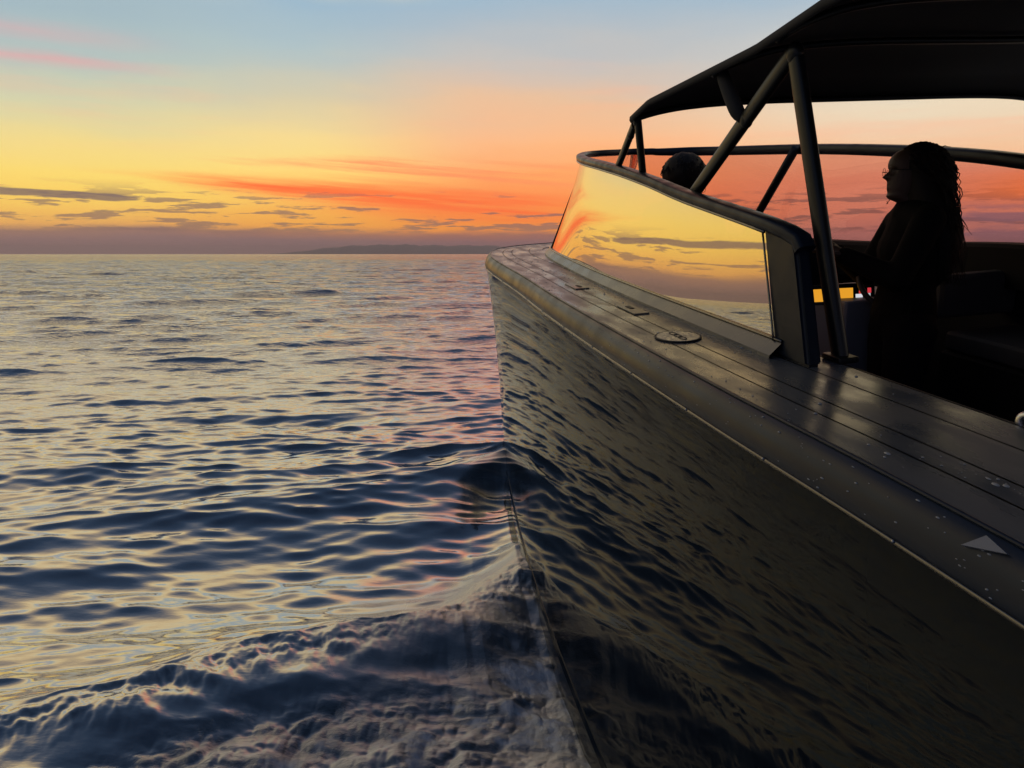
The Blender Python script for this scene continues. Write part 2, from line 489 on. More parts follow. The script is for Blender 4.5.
c2 = deck_fitting('deck_hatch', 1.155, 4.35, 0.04, 0.13, mat('hatch_plate', (0.09, 0.09, 0.095), 0.3, 0.5), rect=True)
bm = bmesh.new(); box_bm(bm, (0, -0.05, 0.004), (0.02, 0.08, 0.006), 0.002); obj_bm('hatch_slot', bm, M_seam, c2)

# ---- windscreen
wsB = [(1.312, 2.30), (1.316, 3.0), (1.320, 3.6), (1.340, 4.5), (1.385, 5.4), (1.445, 6.15), (1.555, 6.62), (1.80, 6.93), (2.06, 7.07), (2.3, 7.11)]
ztop = lambda y: float(np.interp(y, [2.2, 2.6, 3.06, 3.33, 3.94, 4.4, 5.1, 5.8, 6.4, 7.0], [.375, .425, .478, .508, .592, .640, .700, .745, .785, .800]))
GB = mirror(catmull(wsB, 80)); GN = plan_normal(GB)

def lean(y): t = min(max((y - 5.0) / 1.9, 0), 1); return 0.265 * (ztop(y) - 0.05) + 0.36 * t * t * (3 - 2 * t)
GT = np.array([[p[0] - nn[0] * lean(p[1]) * (.55 + .45 * abs(nn[1])), p[1] - nn[1] * lean(p[1]) + 0.19 * max(0, 1 - (p[1] - 2.3) / 2.0)] for p, nn in zip(GB, GN)])
zsm = np.array([ztop(p[1]) + (0.058 * min(1, max(0, (6.2 - p[1]) / 2.5)) - 0.022 * min(1, (p[0] - CX) / .3) if p[0] > CX else 0) for p in GT]); kern = np.ones(9) / 9
zsm[4:-4] = np.convolve(zsm, kern, 'valid')
ng = len(GB)
ws_frame_v = []; ws_frame_f = []
# rail along the top, turning down at each aft end into a broad pillar
top = [(GT[i][0], GT[i][1], zsm[i] + 0.012) for i in range(ng)]
pa = [(GT[0][0] + .008, GT[0][1] - 0.10, zsm[0] - 0.008), (GT[0][0] + .012, GT[0][1] - 0.165, zsm[0] - 0.028), (GT[0][0] + .014, GT[0][1] - 0.19, zsm[0] - 0.06)]
path = pa[::-1] + top
pb = [((2 * CX - p[0]), p[1], p[2]) for p in pa]
path = path + pb
v, f = sweep(path, oval(0.034, 0.024, 16, 3.2), up=(0, 0, 1), scales=[1 + .5 * min(1, max(0, (p[0] - CX) / .4)) for p in path])
frame_o = obj_pydata('windscreen_frame', v, f, M_navy, boat, sharp=50)
# bright trim line under the rail, outside
P = [(GT[i][0] + GN[i][0] * .03, GT[i][1] + GN[i][1] * .03, zsm[i] - 0.010) for i in range(ng)]
v, f = sweep(P, oval(0.005, 0.006, 8)); obj_pydata('rail_trim', v, f, M_steel, frame_o)
# pillar plates, aft of the glass
for sgn in (0, 1):
    bm = bmesh.new()
    q = [(GB[0][1] + 0.04, 0.0), (GB[0][1] - 0.165, 0.0), (GT[0][1] - 0.185, zsm[0] - 0.06), (GT[0][1] - 0.15, zsm[0] - 0.02), (GT[0][1] - 0.10, zsm[0] + 0.0), (GT[0][1] + 0.045, zsm[0] + 0.0)]
    for xo in (0.0, 0.055):
        for (yy, zz) in q:
            x = GB[0][0] + (GT[0][0] - GB[0][0]) * zz / zsm[0] + xo - 0.010
            bm.verts.new(((2 * CX - x) if sgn else x, yy, zz))
    bm.verts.ensure_lookup_table(); m_ = len(q)
    bm.faces.new(bm.verts[:m_]); bm.faces.new(bm.verts[m_:])
    for a in range(m_):
        b = (a + 1) % m_; bm.faces.new([bm.verts[a], bm.verts[b], bm.verts[m_ + b], bm.verts[m_ + a]])
    bmesh.ops.bevel(bm, geom=bm.edges[:], offset=0.012, segments=3, affect='EDGES')
    obj_bm('pillar', bm, M_navy, frame_o)
    # bright edge where the glass meets the pillar
    P = []
    for t in np.linspace(0, 1, 8):
        x = GB[0][0] + (GT[0][0] - GB[0][0]) * t - 0.012
        P.append(((2 * CX - x) if sgn else x, GB[0][1] + 0.045 + (GT[0][1] - GB[0][1]) * t, 0.05 + (zsm[0] - 0.06) * t))
    v, f = sweep(P, oval(0.004, 0.004, 8), up=(1, 0, 0)); obj_pydata('glass_edge_trim', v, f, M_steel, frame_o)
# panes: port, front, starboard
ia = min(range(80), key=lambda i: abs(GB[i][1] - 6.32))
ib = ng - 1 - ia
def pane(i0, i1):
    v = []; f = []
    m_ = 8
    for i in range(i0, i1 + 1):
        for j in range(m_ + 1):
            t = j / m_
            p = GB[i] + (GT[i] - GB[i]) * t
            v.append((p[0], p[1], 0.045 + (zsm[i] - 0.045) * t))
    for a in range(i1 - i0):
        for j in range(m_): f.append((a * (m_ + 1) + j, a * (m_ + 1) + j + 1, (a + 2 - 1) * (m_ + 1) + j + 1, (a + 1) * (m_ + 1) + j))
    me = bpy.data.meshes.new('glass_pane'); me.from_pydata(v, [], f); me.update()
    o = link('glass_pane', me, M_glass, frame_o)
    # outward normals
    c = me.polygons[len(me.polygons) // 2]
    out = Vector((c.center.x - CX, c.center.y - 4.0, 0))
    if c.normal.dot(out) < 0: me.flip_normals()
    return o
pane(0, ia); pane(ia, ib); pane(ib, ng - 1)
for i in (ia,):
    P = [(GB[i][0] + (GT[i][0] - GB[i][0]) * t + GN[i][0] * .004, GB[i][1] + (GT[i][1] - GB[i][1]) * t + GN[i][1] * .004, 0.045 + (zsm[i] - 0.05) * t) for t in np.linspace(0, 1, 8)]
    v, f = sweep(P, oval(0.004, 0.004, 8), up=(1, 0, 0)); obj_pydata('pane_seal', v, f, M_carbon, frame_o)
# bevelled ledge at the foot of the glass
prof = [(0.052, -0.001), (0.050, 0.012), (0.012, 0.046), (0.004, 0.056), (-0.030, 0.056), (-0.035, 0.0)]
V = []; F = []; k = len(prof)
for i in range(ng):
    for (a, b) in prof: V.append((GB[i][0] + GN[i][0] * a, GB[i][1] + GN[i][1] * a, b))
for i in range(ng - 1):
    for j in range(k - 1): F.append((i * k + j, i * k + j + 1, (i + 1) * k + j + 1, (i + 1) * k + j))
M_ledge = mat('ledge_paint', (0.07, 0.075, 0.085), 0.28); noise_bump(M_ledge, 6, 0.0, 0.002, 3, 0.05)
ledge = obj_pydata('windscreen_ledge', V, F, M_ledge, frame_o, sharp=25)
P = [(GB[i][0] + GN[i][0] * .008, GB[i][1] + GN[i][1] * .008, 0.056) for i in range(ng)]
v, f = sweep(P, oval(0.005, 0.005, 8)); obj_pydata('ledge_trim', v, f, M_steel, frame_o)
# mullion struts inside the starboard and port glass
for sx in (2 * CX - 1.53, ):
    v, f = sweep([(2.99, 5.92, 0.06), (3.03, 5.24, 0.735)], oval(0.034, 0.026, 12)); obj_pydata('windscreen_strut', v, f, M_carbon, frame_o)

# ---- cockpit: floor, inner walls, dash
zf = -1.0
bm = bmesh.new(); box_bm(bm, (CX, 1.0, zf - 0.02), (1.9, 10.2, 0.04), 0.0); obj_bm('cockpit_floor', bm, M_inner, boat)
for sgn in (0, 1):
    # liner from deck inner edge down to the floor
    v = []; f = []
    idx = [i for i in range(NP) if DK[i][1] < 6.3]
    for i in idx:
        p = inboard(i, 0.470)
        x = p[0]
        for (dx, z) in ((0, 0.001), (0.012, -0.012), (0.012, -0.5), (0.0, zf)):
            xx = x + dx; v.append(((2 * CX - xx) if sgn else xx, p[1], z))
    for a in range(len(idx) - 1):
        for b in range(3): f.append((a * 4 + b, a * 4 + b + 1, (a + 1) * 4 + b + 1, (a + 1) * 4 + b))
    obj_pydata('cockpit_liner', v, f, M_inner, boat)
# raised coaming along the starboard side inside the glass
P = [(3.17, y, z) for y, z in ((-2, 0.13), (1.0, 0.13), (2.6, 0.125), (3.4, 0.12), (4.4, 0.06), (5.2, 0.03), (5.9, 0.02))]
P = catmull(P, 40)
v, f = sweep(P, [(-0.07, -0.16), (-0.07, 0.04), (-0.05, 0.058), (0.05, 0.058), (0.07, 0.04), (0.07, -0.16)])
obj_pydata('coaming', v, f, M_inner, boat, sharp=40)
# dash ahead of the people
bm = bmesh.new(); box_bm(bm, (CX, 5.0, -0.42), (1.35, 0.5, 1.1), 0.05); obj_bm('dashboard', bm, M_inner, boat)

# helm console to port
bm = bmesh.new(); box_bm(bm, (2.42, 3.60, -0.53), (0.42, 0.56, 1.0), 0.02)
console = obj_bm('console', bm, M_cons, boat)
def emis(name, c, s):
    m = mat(name, (0, 0, 0), 0.2); p = m.node_tree.nodes['Principled BSDF']
    p.inputs['Emission Color'].default_value = c; p.inputs['Emission Strength'].default_value = s
    return m
def screen_slab(name, c, s, m, par, yaw=-20, tilt=-20):
    bm = bmesh.new(); box_bm(bm, (0, 0, 0), s, 0.004)
    o = obj_bm(name, bm, m, par); o.location = c; o.rotation_euler = (R(tilt), 0, R(yaw)); return o
scr = screen_slab('display_housing', (2.255, 3.44, -0.012), (0.33, 0.025, 0.10), M_carbon, console, yaw=-12, tilt=-12)
def face(name, x0, x1, z0, z1, m):
    v = [(x0, -0.0145, z0), (x1, -0.0145, z0), (x1, -0.0145, z1), (x0, -0.0145, z1)]
    o = obj_pydata(name, v, [(0, 1, 2, 3)], m, console, smooth=False)
    o.location = scr.location; o.rotation_euler = scr.rotation_euler; return o
face('display_screen', -0.155, 0.058, -0.034, 0.028, emis('screen_orange', lin(240, 165, 45), 0.9))
face('display_screen', 0.070, 0.104, -0.036, -0.004, emis('screen_white', lin(225, 225, 232), 0.9))
face('display_screen', 0.086, 0.104, -0.003, 0.012, emis('screen_red', lin(215, 60, 60), 0.9))
face('display_screen', 0.116, 0.142, -0.036, -0.002, emis('screen_white_dim', lin(200, 205, 210), 0.8))
face('display_screen', 0.128, 0.146, -0.001, 0.024, emis('screen_red_small', lin(215, 60, 70), 0.9))
# steering wheel in front of the woman
pts = [(0.145 * math.cos(t), 0, 0.145 * math.sin(t)) for t in np.linspace(0, 2 * math.pi, 49)]
v, f = sweep(pts, oval(0.013, 0.013, 10), up=(0, 1, 0), caps=False)
for ang in (0.5, 2.64, 4.71):
    v2, f2 = sweep([(0, 0.02, 0), (0.14 * math.cos(ang), 0, 0.14 * math.sin(ang))], oval(0.011, 0.008, 8), up=(0, 1, 0))
    o_ = len(v); v = list(v) + list(v2); f = list(f) + [tuple(q + o_ for q in g) for g in f2]
wh = obj_pydata('steering_wheel', v, f, mat('wheel_rim', (0.03, 0.03, 0.034), 0.45), console)
wh.location = (2.40, 3.27, 0.07); wh.rotation_euler = (R(-28), 0, R(-10))

# seats to starboard behind the woman
bm = bmesh.new(); box_bm(bm, (2.98, 3.05, -0.66), (0.44, 0.60, 0.68), 0.03); seat = obj_bm('helm_seat', bm, M_inner, boat)
bm = bmesh.new(); box_bm(bm, (2.98, 3.05, -0.27), (0.42, 0.58, 0.10), 0.035); obj_bm('cushion', bm, M_cush, seat)
bm = bmesh.new(); box_bm(bm, (2.98, 3.40, -0.06), (0.46, 0.10, 0.22), 0.04); obj_bm('backrest', bm, M_cush, seat)
# bent grab handle at the inner deck edge
P = catmull([(1.47, 1.50, -0.02), (1.475, 1.50, 0.012), (1.485, 1.47, 0.024), (1.50, 1.40, 0.026), (1.51, 1.30, 0.02), (1.51, 1.28, -0.02)], 24)
v, f = sweep(P, oval(0.010, 0.010, 10), up=(1, 0, 0)); obj_pydata('grab_handle', v, f, mat('handle_metal', (0.55, 0.55, 0.56), 0.25, 0.9), boat)

# ---- canopy (bimini)
def canopy_pt(u, s):
    """u 0..1 port..starboard, s: position along the boat"""
    x = 1.345 + (3.78 - 1.345) * u
    e = abs(2 * u - 1)
    edge = float(np.interp(s, [-1.2, 0.5, 1.6, 2.2, 2.6, 3.17, 3.64, 3.9], [1.12, 1.12, 1.10, 1.07, 1.012, .975, .945, .89]))
    crown = float(np.interp(s, [-1.2, 2.2, 3.2, 3.9], [.17, .13, .10, .062]))
    sag = 0.012 * (1 - e) * math.sin((s - 2.4) / 0.75 * math.pi) ** 2
    z = edge + crown * (1 - e ** 6) - .03 * max(0, u - .3) - sag * (1 if s > 2.4 else .3)
    return x, z
V = []; F = []
us = np.concatenate([np.linspace(0, .12, 9)[:-1], np.linspace(.12, .88, 21), np.linspace(.88, 1, 9)[1:]])
ss = np.concatenate([np.linspace(-1.2, 2.2, 12)[:-1], np.linspace(2.2, 3.9, 36)])
for s in ss:
    for u in us:
        x, z = canopy_pt(u, s); V.append((x, s, z))
nu = len(us)
for a in range(len(ss) - 1):
    for b in range(nu - 1): F.append((a * nu + b, a * nu + b + 1, (a + 1) * nu + b + 1, (a + 1) * nu + b))
canopy = obj_pydata('canopy', V, F, M_fabric, boat)
sm = canopy.modifiers.new('thick', 'SOLIDIFY'); sm.thickness = 0.006; sm.offset = 0
# hem hanging from the edge of the cloth
def hem(P, drop=0.05):
    v = []; f = []
    for p in P:
        v += [(p[0], p[1], p[2] + .004), (p[0] - .003, p[1], p[2] - drop * .5), (p[0] + .004, p[1], p[2] - drop)]
    for a in range(len(P) - 1):
        for b in range(2): f.append((a * 3 + b, a * 3 + b + 1, a * 3 + b + 4, a * 3 + b + 3))
    o = obj_pydata('canopy_hem', v, f, M_fabric, canopy); q = o.modifiers.new('thick', 'SOLIDIFY'); q.thickness = 0.006
hem([(canopy_pt(0, s)[0], s, canopy_pt(0, s)[1]) for s in ss], 0.022)
hem([(canopy_pt(1, s)[0], s, canopy_pt(1, s)[1]) for s in ss], 0.05)
hem([(canopy_pt(u, 3.9)[0], 3.9, canopy_pt(u, 3.9)[1]) for u in us], 0.02)
# bows under the cloth
for s in (3.86, 2.95, 2.47, 0.4):
    P = [(canopy_pt(u, s)[0], s, canopy_pt(u, s)[1] - 0.022) for u in us]
    v, f = sweep(P, oval(0.014, 0.014, 10)); obj_pydata('canopy_bow', v, f, M_carbon, canopy)
def bar(name, a, b, wa, wb, par, m=None, p=2.6):
    v, f = sweep([a, b], oval(wa, wb, 14, p), up=(1, 0, 0)); return obj_pydata(name, v, f, m or M_carbon, par, sharp=50)
bar('canopy_post', (1.455, 2.195, 0.0), (1.415, 2.47, 0.955), 0.030, 0.022, boat)
bar('canopy_post', (2 * CX - 1.455, 2.195, 0.0), (2 * CX - 1.215, 2.47, 0.955), 0.030, 0.022, boat)
bar('canopy_strut', (1.422, 3.335, 0.495), (1.408, 2.48, 0.97), 0.030, 0.020, boat)
bar('canopy_strut', (1.425, 3.95, 0.59), (1.37, 3.87, 0.885), 0.022, 0.018, boat)
bar('canopy_strut', (1.435, 4.42, 0.645), (1.372, 3.92, 0.86), 0.020, 0.017, boat)
# pole collars, hub and the hanging rolled strap
for (c, ax) in (((1.412, 2.472, 0.968), 0.034), ((1.413, 2.80, 0.79), 0.030), ((1.37, 3.88, 0.875), 0.028), ((1.385, 4.02, 0.815), 0.024)):
    bm = bmesh.new(); bmesh.ops.create_uvsphere(bm, u_segments=14, v_segments=10, radius=ax)
    bmesh.ops.scale(bm, vec=(.8, 1, 1.1), verts=bm.verts)
    o = obj_bm('pole_joint', bm, M_carbon, boat); o.location = c
v, f = sweep(catmull([(1.385, 2.955, 0.985), (1.387, 2.935, 0.95), (1.392, 2.85, 0.84), (1.402, 2.81, 0.785)], 14), oval(1, 1, 12), up=(1, 0, 0),
             scales=[.018, .021, .023, .024, .025, .026, .027, .028, .028, .028, .027, .024, .018, .012])
obj_pydata('rolled_strap', v, f, M_fabric, canopy)
# lower bracket of the post
bm = bmesh.new(); box_bm(bm, (1.452, 2.195, 0.010), (0.07, 0.10, 0.020), 0.006); obj_bm('post_foot', bm, M_carbon, boat)
# thin light piping on the post's edges
# ------------------------------------------------------------------ spray drops on the deck
def drops():
    rs = np.random.RandomState(11); V = []; F = []
    def dome(c, r, el):
        o = len(V); k = 8
        for ring, (q, h) in enumerate(((1, 0), (.75, .42), (.35, .6))):
            for a in range(k):
                t = 2 * math.pi * a / k
                V.append((c[0] + r * q * math.cos(t), c[1] + r * el * q * math.sin(t), c[2] + r * h))
        for ring in range(2):
            for a in range(k): F.append((o + ring * k + a, o + ring * k + (a + 1) % k, o + (ring + 1) * k + (a + 1) % k, o + (ring + 1) * k + a))
        F.append(tuple(o + 2 * k + a for a in range(k)))
    cl = [(rs.uniform(0.8, 6.3), rs.uniform(0.03, 0.45), rs.uniform(.03, .16)) for _ in range(70)]
    for _ in range(760):
        cy, co_, sp_ = cl[rs.randint(len(cl))]
        y = cy + rs.normal(0, sp_); off = co_ + rs.normal(0, sp_ * .45)
        if not (0.7 < y < 6.5 and 0.01 < off < 0.46): continue
        i = int(np.argmin(abs(DK[:, 1] - y))); p = inboard(i, off)
        dome((p[0], y, 0.0005), rs.choice([.0012, .002, .003, .005], p=[.45, .32, .17, .06]), rs.uniform(.9, 2.2))
    for _ in range(260):
        y = rs.uniform(0.7, 5.5); i = int(np.argmin(abs(DK[:, 1] - y))); a = rs.uniform(.012, .05)
        p = DKF[i] + DN[i] * a; z = float(np.interp(a, [0, .009, .019, .03, .039, .046, .05], [-.003, -.006, -.014, -.028, -.047, -.068, -.086]))
        dome((p[0], y, z), rs.choice([.0015, .002, .003]), rs.uniform(1, 2.5))
    me = bpy.data.meshes.new('water_drops'); me.from_pydata(V, [], F)
    o = link('water_drops', me, mat('drop_water', (0.25, 0.26, 0.28), 0.04, ior=1.33, spec=.8), None)
    o.matrix_world = BW
    o['label'] = 'scattered spray drops beaded on the wet side deck'; o['category'] = 'water drops'; o['kind'] = 'stuff'
drops()

# ------------------------------------------------------------------ people
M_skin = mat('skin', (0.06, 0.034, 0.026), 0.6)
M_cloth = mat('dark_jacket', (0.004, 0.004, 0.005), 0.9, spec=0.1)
M_trous = mat('dark_trousers', (0.004, 0.004, 0.006), 0.9, spec=0.1)
M_hair = mat('dark_hair', (0.010, 0.007, 0.006), 0.65, spec=0.25)
M_shoe = mat('dark_shoe', (0.012, 0.012, 0.012), 0.5)

def ell_chain(a, b, ra, rb, k=18):
    """closed tapered limb between two joints with rounded ends; radii are (x, y) pairs"""
    a, b = np.array(a, float), np.array(b, float); d = b - a; L = np.linalg.norm(d); t = d / L
    ref = np.array((1.0, 0, 0)) if abs(t[0]) < .8 else np.array((0, 0, 1.0))
    s_ = np.cross(t, ref); s_ /= np.linalg.norm(s_); w = np.cross(s_, t)       # w ~ x, s_ ~ y for upright limbs
    ra = ra if isinstance(ra, tuple) else (ra, ra); rb = rb if isinstance(rb, tuple) else (rb, rb)
    rows_ = []
    for q in np.linspace(-90, 0, 6)[1:]: rows_.append((a + t * min(ra) * math.sin(R(q)), math.cos(R(q)) * ra[0], math.cos(R(q)) * ra[1]))
    for q in (.33, .66): rows_.append((a + d * q, ra[0] + (rb[0] - ra[0]) * q, ra[1] + (rb[1] - ra[1]) * q))
    for q in np.linspace(0, 90, 6)[:-1]: rows_.append((b + t * min(rb) * math.sin(R(q)), math.cos(R(q)) * rb[0], math.cos(R(q)) * rb[1]))
    V = []; F = []
    for c, rx, ry in rows_:
        for j in range(k):
            g = 2 * math.pi * j / k; V.append(c + w * rx * math.cos(g) + s_ * ry * math.sin(g))
    n_ = len(rows_)
    for i in range(n_ - 1):
        for j in range(k): F.append((i * k + j, i * k + (j + 1) % k, (i + 1) * k + (j + 1) % k, (i + 1) * k + j))
    F.append(tuple(range(k))[::-1]); F.append(tuple((n_ - 1) * k + j for j in range(k)))
    return V, F

def skin_mesh(nodes, edges, sub=2):
    """one closed tapered piece per bone; remesh() fuses them into one surface"""
    V = []; F = []
    for a, b in edges:
        v, f = ell_chain(nodes[a][:3], nodes[b][:3], nodes[a][3], nodes[b][3])
        o = len(V); V.extend(v); F.extend([tuple(q + o for q in g) for g in f])
    return pyd(V, F)

def head_verts(sc=1.0):
    """lofted head facing -x; z measured from the chin. rows: z, front, back, half width, centre offset"""
    rowsH = [(-.07, -.015, .075, .052), (-.03, -.02, .078, .054), (-.012, -.050, .080, .056), (0.0, -.084, .080, .050), (.012, -.094, .082, .052), (.026, -.088, .085, .058), (.038, -.091, .088, .062),
             (.048, -.096, .090, .064), (.056, -.092, .092, .066), (.064, -.098, .094, .067), (.072, -.094, .096, .068), (.080, -.098, .097, .069), (.086, -.110, .098, .070), (.092, -.122, .099, .070), (.098, -.118, .100, .071),
             (.108, -.108, .101, .072), (.118, -.097, .102, .073), (.126, -.090, .103, .074), (.134, -.092, .104, .0745), (.150, -.094, .104, .075), (.17, -.090, .102, .074), (.19, -.078, .094, .068), (.205, -.060, .080, .058), (.218, -.034, .056, .040), (.224, -.008, .026, .018)]
    V = []; F = []; k = 28
    for (z, fr, bk, hw) in rowsH:
        c = (fr + bk) / 2
        # nose, lips and chin are narrow: keep a flatter face and push the extra length into the middle
        face = max(fr, -.092) if .03 < z < .12 else fr
        nose = fr - face
        c = (face + bk) / 2; a = (bk - face) / 2
        for j in range(k):
            t = 2 * math.pi * j / k
            cx_, sy = math.cos(t), math.sin(t)
            px = c + a * math.copysign(abs(cx_) ** .85, cx_); py = hw * math.copysign(abs(sy) ** .9, sy)
            if cx_ < 0:
                px += nose * math.exp(-(py / .014) ** 2)
                if .10 < z < .13: px += .012 * math.exp(-((abs(py) - .031) / .012) ** 2)     # eye sockets
            V.append((px * sc, py * sc, z * sc))
    n_ = len(rowsH)
    for i in range(n_ - 1):
        for j in range(k): F.append((i * k + j, i * k + (j + 1) % k, (i + 1) * k + (j + 1) % k, (i + 1) * k + j))
    F.append(tuple(range(k))[::-1]); F.append(tuple((n_ - 1) * k + j for j in range(k)))
    return V, F

def finger_chains(w, d, up, side, curl=0.5, L=1.0):
    """palm + five fingers from wrist w, pointing d; returns nodes and edges"""
    w, d, up, side = (np.array(q, float) for q in (w, d, up, side))
    d /= np.linalg.norm(d); side /= np.linalg.norm(side); up /= np.linalg.norm(up)
    N = {}; E_ = []
    N['wrist_'] = (*w, .024); N['palm1'] = (*(w + d * .035), .027); N['palm2'] = (*(w + d * .075), .026)
    E_ += [('wrist_', 'palm1'), ('palm1', 'palm2')]
    chains = []
    for i, (o, l) in enumerate(((-.030, .068), (-.010, .078), (.010, .073), (.029, .058))):
        p = w + d * .072 + side * o
        seq = [p]
        a = curl * .5
        for s_ in (.45, .32, .26):
            dd = d * math.cos(a) - up * math.sin(a)
            p = p + dd * l * s_; seq.append(p); a += curl
        chains.append((seq, [.0095, .009, .0082, .007]))
    p = w + d * .03 - side * .028; seq = [p]
    for dd, s_ in ((d * .6 - side * .7 - up * .2, .035), (d * .85 - side * .25 - up * .45, .03), (d * .9 - up * .5, .024)):
        p = p + dd / np.linalg.norm(dd) * s_; seq.append(p)
    chains.append((seq, [.012, .0105, .0095, .008]))
    return N, E_, chains

def join_meshes(parts):
    bm = bmesh.new()
    for me in parts:
        bm.from_mesh(me)
    return bm

def pyd(v, f):
    me = bpy.data.meshes.new('tmp'); me.from_pydata([tuple(p) for p in v], [], f); me.update(); return me

def remesh(parts, name, m, parent, vox=0.006, smoothit=2):
    bm = join_meshes(parts); me = bpy.data.meshes.new(name)
    bmesh.ops.recalc_face_normals(bm, faces=bm.faces); bm.to_mesh(me); bm.free()
    o = bpy.data.objects.new(name, me); COL.objects.link(o)
    r = o.modifiers.new('r', 'REMESH'); r.mode = 'VOXEL'; r.voxel_size = vox; r.use_smooth_shade = True
    if smoothit:
        q = o.modifiers.new('s', 'SMOOTH'); q.iterations = smoothit; q.factor = 0.5
    dg = bpy.context.evaluated_depsgraph_get(); dg.update()
    m2 = bpy.data.meshes.new_from_object(o.evaluated_get(dg))
    bpy.data.objects.remove(o)
    m2.name = name
    m2.materials.clear()
    return link(name, m2, m, parent)

def person(root, H, handL, handR, elbL, elbR, facing_arm=(-1, 0, 0), hands=True):
    """standing figure facing -x, feet at the origin"""
    k = H / 1.66
    n = {'pelvis': (0.01, 0, .93, (.125, .150)), 'waist': (0.015, 0, 1.06, (.105, .130)), 'chest': (0.01, 0, 1.23, (.115, .155)), 'upper': (0.02, 0, 1.35, (.085, .13)), 'neckb': (0.02, 0, 1.415, .060), 'neck': (-.002, 0, 1.48, .052),
         'hipL': (0.01, -.09, .86, .098), 'kneeL': (-.02, -.095, .47, .060), 'calfL': (0.015, -.095, .33, .058), 'ankL': (0.02, -.10, .09, .040), 'heelL': (0.02, -.10, .045, .040), 'toeL': (-.15, -.11, .03, .028),
         'hipR': (0.01, .09, .86, .098), 'kneeR': (-.01, .095, .47, .060), 'calfR': (0.025, .095, .33, .058), 'ankR': (0.03, .10, .09, .040), 'heelR': (0.03, .10, .045, .040), 'toeR': (-.14, .11, .03, .028),
         'shL': (0.02, -.155, 1.355, .056), 'elL': (*elbL, .044), 'wrL': (*handL, .028), 'shR': (0.02, .155, 1.355, .056), 'elR': (*elbR, .044), 'wrR': (*handR, .028)}
    n = {a: (b[0] * k, b[1] * k, b[2] * k, tuple(q * k for q in b[3]) if isinstance(b[3], tuple) else b[3] * k) for a, b in n.items()}
    e = [('pelvis', 'waist'), ('waist', 'chest'), ('chest', 'upper'), ('upper', 'neckb'), ('neckb', 'neck'), ('pelvis', 'hipL'), ('hipL', 'kneeL'), ('kneeL', 'calfL'), ('calfL', 'ankL'), ('ankL', 'heelL'), ('heelL', 'toeL'),
         ('pelvis', 'hipR'), ('hipR', 'kneeR'), ('kneeR', 'calfR'), ('calfR', 'ankR'), ('ankR', 'heelR'), ('heelR', 'toeR'), ('upper', 'shL'), ('shL', 'elL'), ('elL', 'wrL'), ('upper', 'shR'), ('shR', 'elR'), ('elR', 'wrR')]
    parts = [skin_mesh(n, e)]
    hv, hf = head_verts(k)
    zc = 1.455 * k
    parts.append(pyd([(p[0] - .012, p[1], p[2] + zc) for p in hv], hf))
    for tag_, el in (('wrL', 'elL'), ('wrR', 'elR')):
        w = np.array(n[tag_][:3]); d = w - np.array(n[el][:3]); d /= np.linalg.norm(d)
        side = np.cross(d, (0, 0, 1)); side /= np.linalg.norm(side); up = np.cross(side, d)
        if tag_ == 'wrR': side = -side
        N_, E2, ch = finger_chains(w - d * .01, d, up, side, 0.75)
        parts.append(skin_mesh(N_, E2))
        for seq, rad in ch:
            nn = {f'c{i}': (*p, rad[i]) for i, p in enumerate(seq)}
            parts.append(skin_mesh(nn, [(f'c{i}', f'c{i+1}') for i in range(3)], 1))
    # ears
    for sy in (-1, 1):
        bm = bmesh.new(); bmesh.ops.create_uvsphere(bm, u_segments=12, v_segments=8, radius=1)
        bmesh.ops.scale(bm, vec=(.017, .010, .030), verts=bm.verts); bmesh.ops.translate(bm, vec=(.012, sy * .074 * k, zc + .10 * k), verts=bm.verts)
        m_ = bpy.data.meshes.new('ear'); bm.to_mesh(m_); bm.free(); parts.append(m_)
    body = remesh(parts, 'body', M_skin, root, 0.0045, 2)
    # clothes follow the body, a little larger
    def grow(keys, dr, extra=None):
        q = {a: n[a] for a in keys}
        q = {a: (*b[:3], tuple(x + dr for x in b[3]) if isinstance(b[3], tuple) else b[3] + dr) for a, b in q.items()}
        if extra: q.update(extra)
        return q
    jk = ['pelvis', 'waist', 'chest', 'upper', 'neckb', 'shL', 'elL', 'wrL', 'shR', 'elR', 'wrR']
    je = [(a, b) for a, b in e if a in jk and b in jk]
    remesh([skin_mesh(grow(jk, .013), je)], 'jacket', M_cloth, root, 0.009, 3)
    tk = ['pelvis', 'hipL', 'kneeL', 'calfL', 'ankL', 'hipR', 'kneeR', 'calfR', 'ankR']
    remesh([skin_mesh(grow(tk, .014), [(a, b) for a, b in e if a in tk and b in tk])], 'trousers', M_trous, root, 0.010, 3)
    for sd in 'LR':
        sk = ['ankle', 'heel', 'toe']
        q = {'heel': (*n['heel' + sd][:3], .047), 'toe': (*n['toe' + sd][:3], .036)}
        remesh([skin_mesh(q, [('heel', 'toe')])], 'shoe', M_shoe, root, 0.008, 2)
    return n, zc, k

def curl_tube(path, r0, r1, amp, turns, ph, seg=26):
    """one curly lock as a tapered helical tube"""
    P = catmull(path, seg); out = []
    for i, p in enumerate(P):
        t = i / (seg - 1); a = ph + turns * 2 * math.pi * t
        g = amp * min(1, t * 3)
        out.append(p + np.array([math.cos(a) * g, math.sin(a) * g, math.sin(a * .5) * g * .3]))
    sc = [max(.0006, r0 + (r1 - r0) * (i / (seg - 1)) ** 1.5) for i in range(seg)]
    return sweep(out, oval(1, 1, 5), up=(0.3, 1, 0.2), scales=sc)

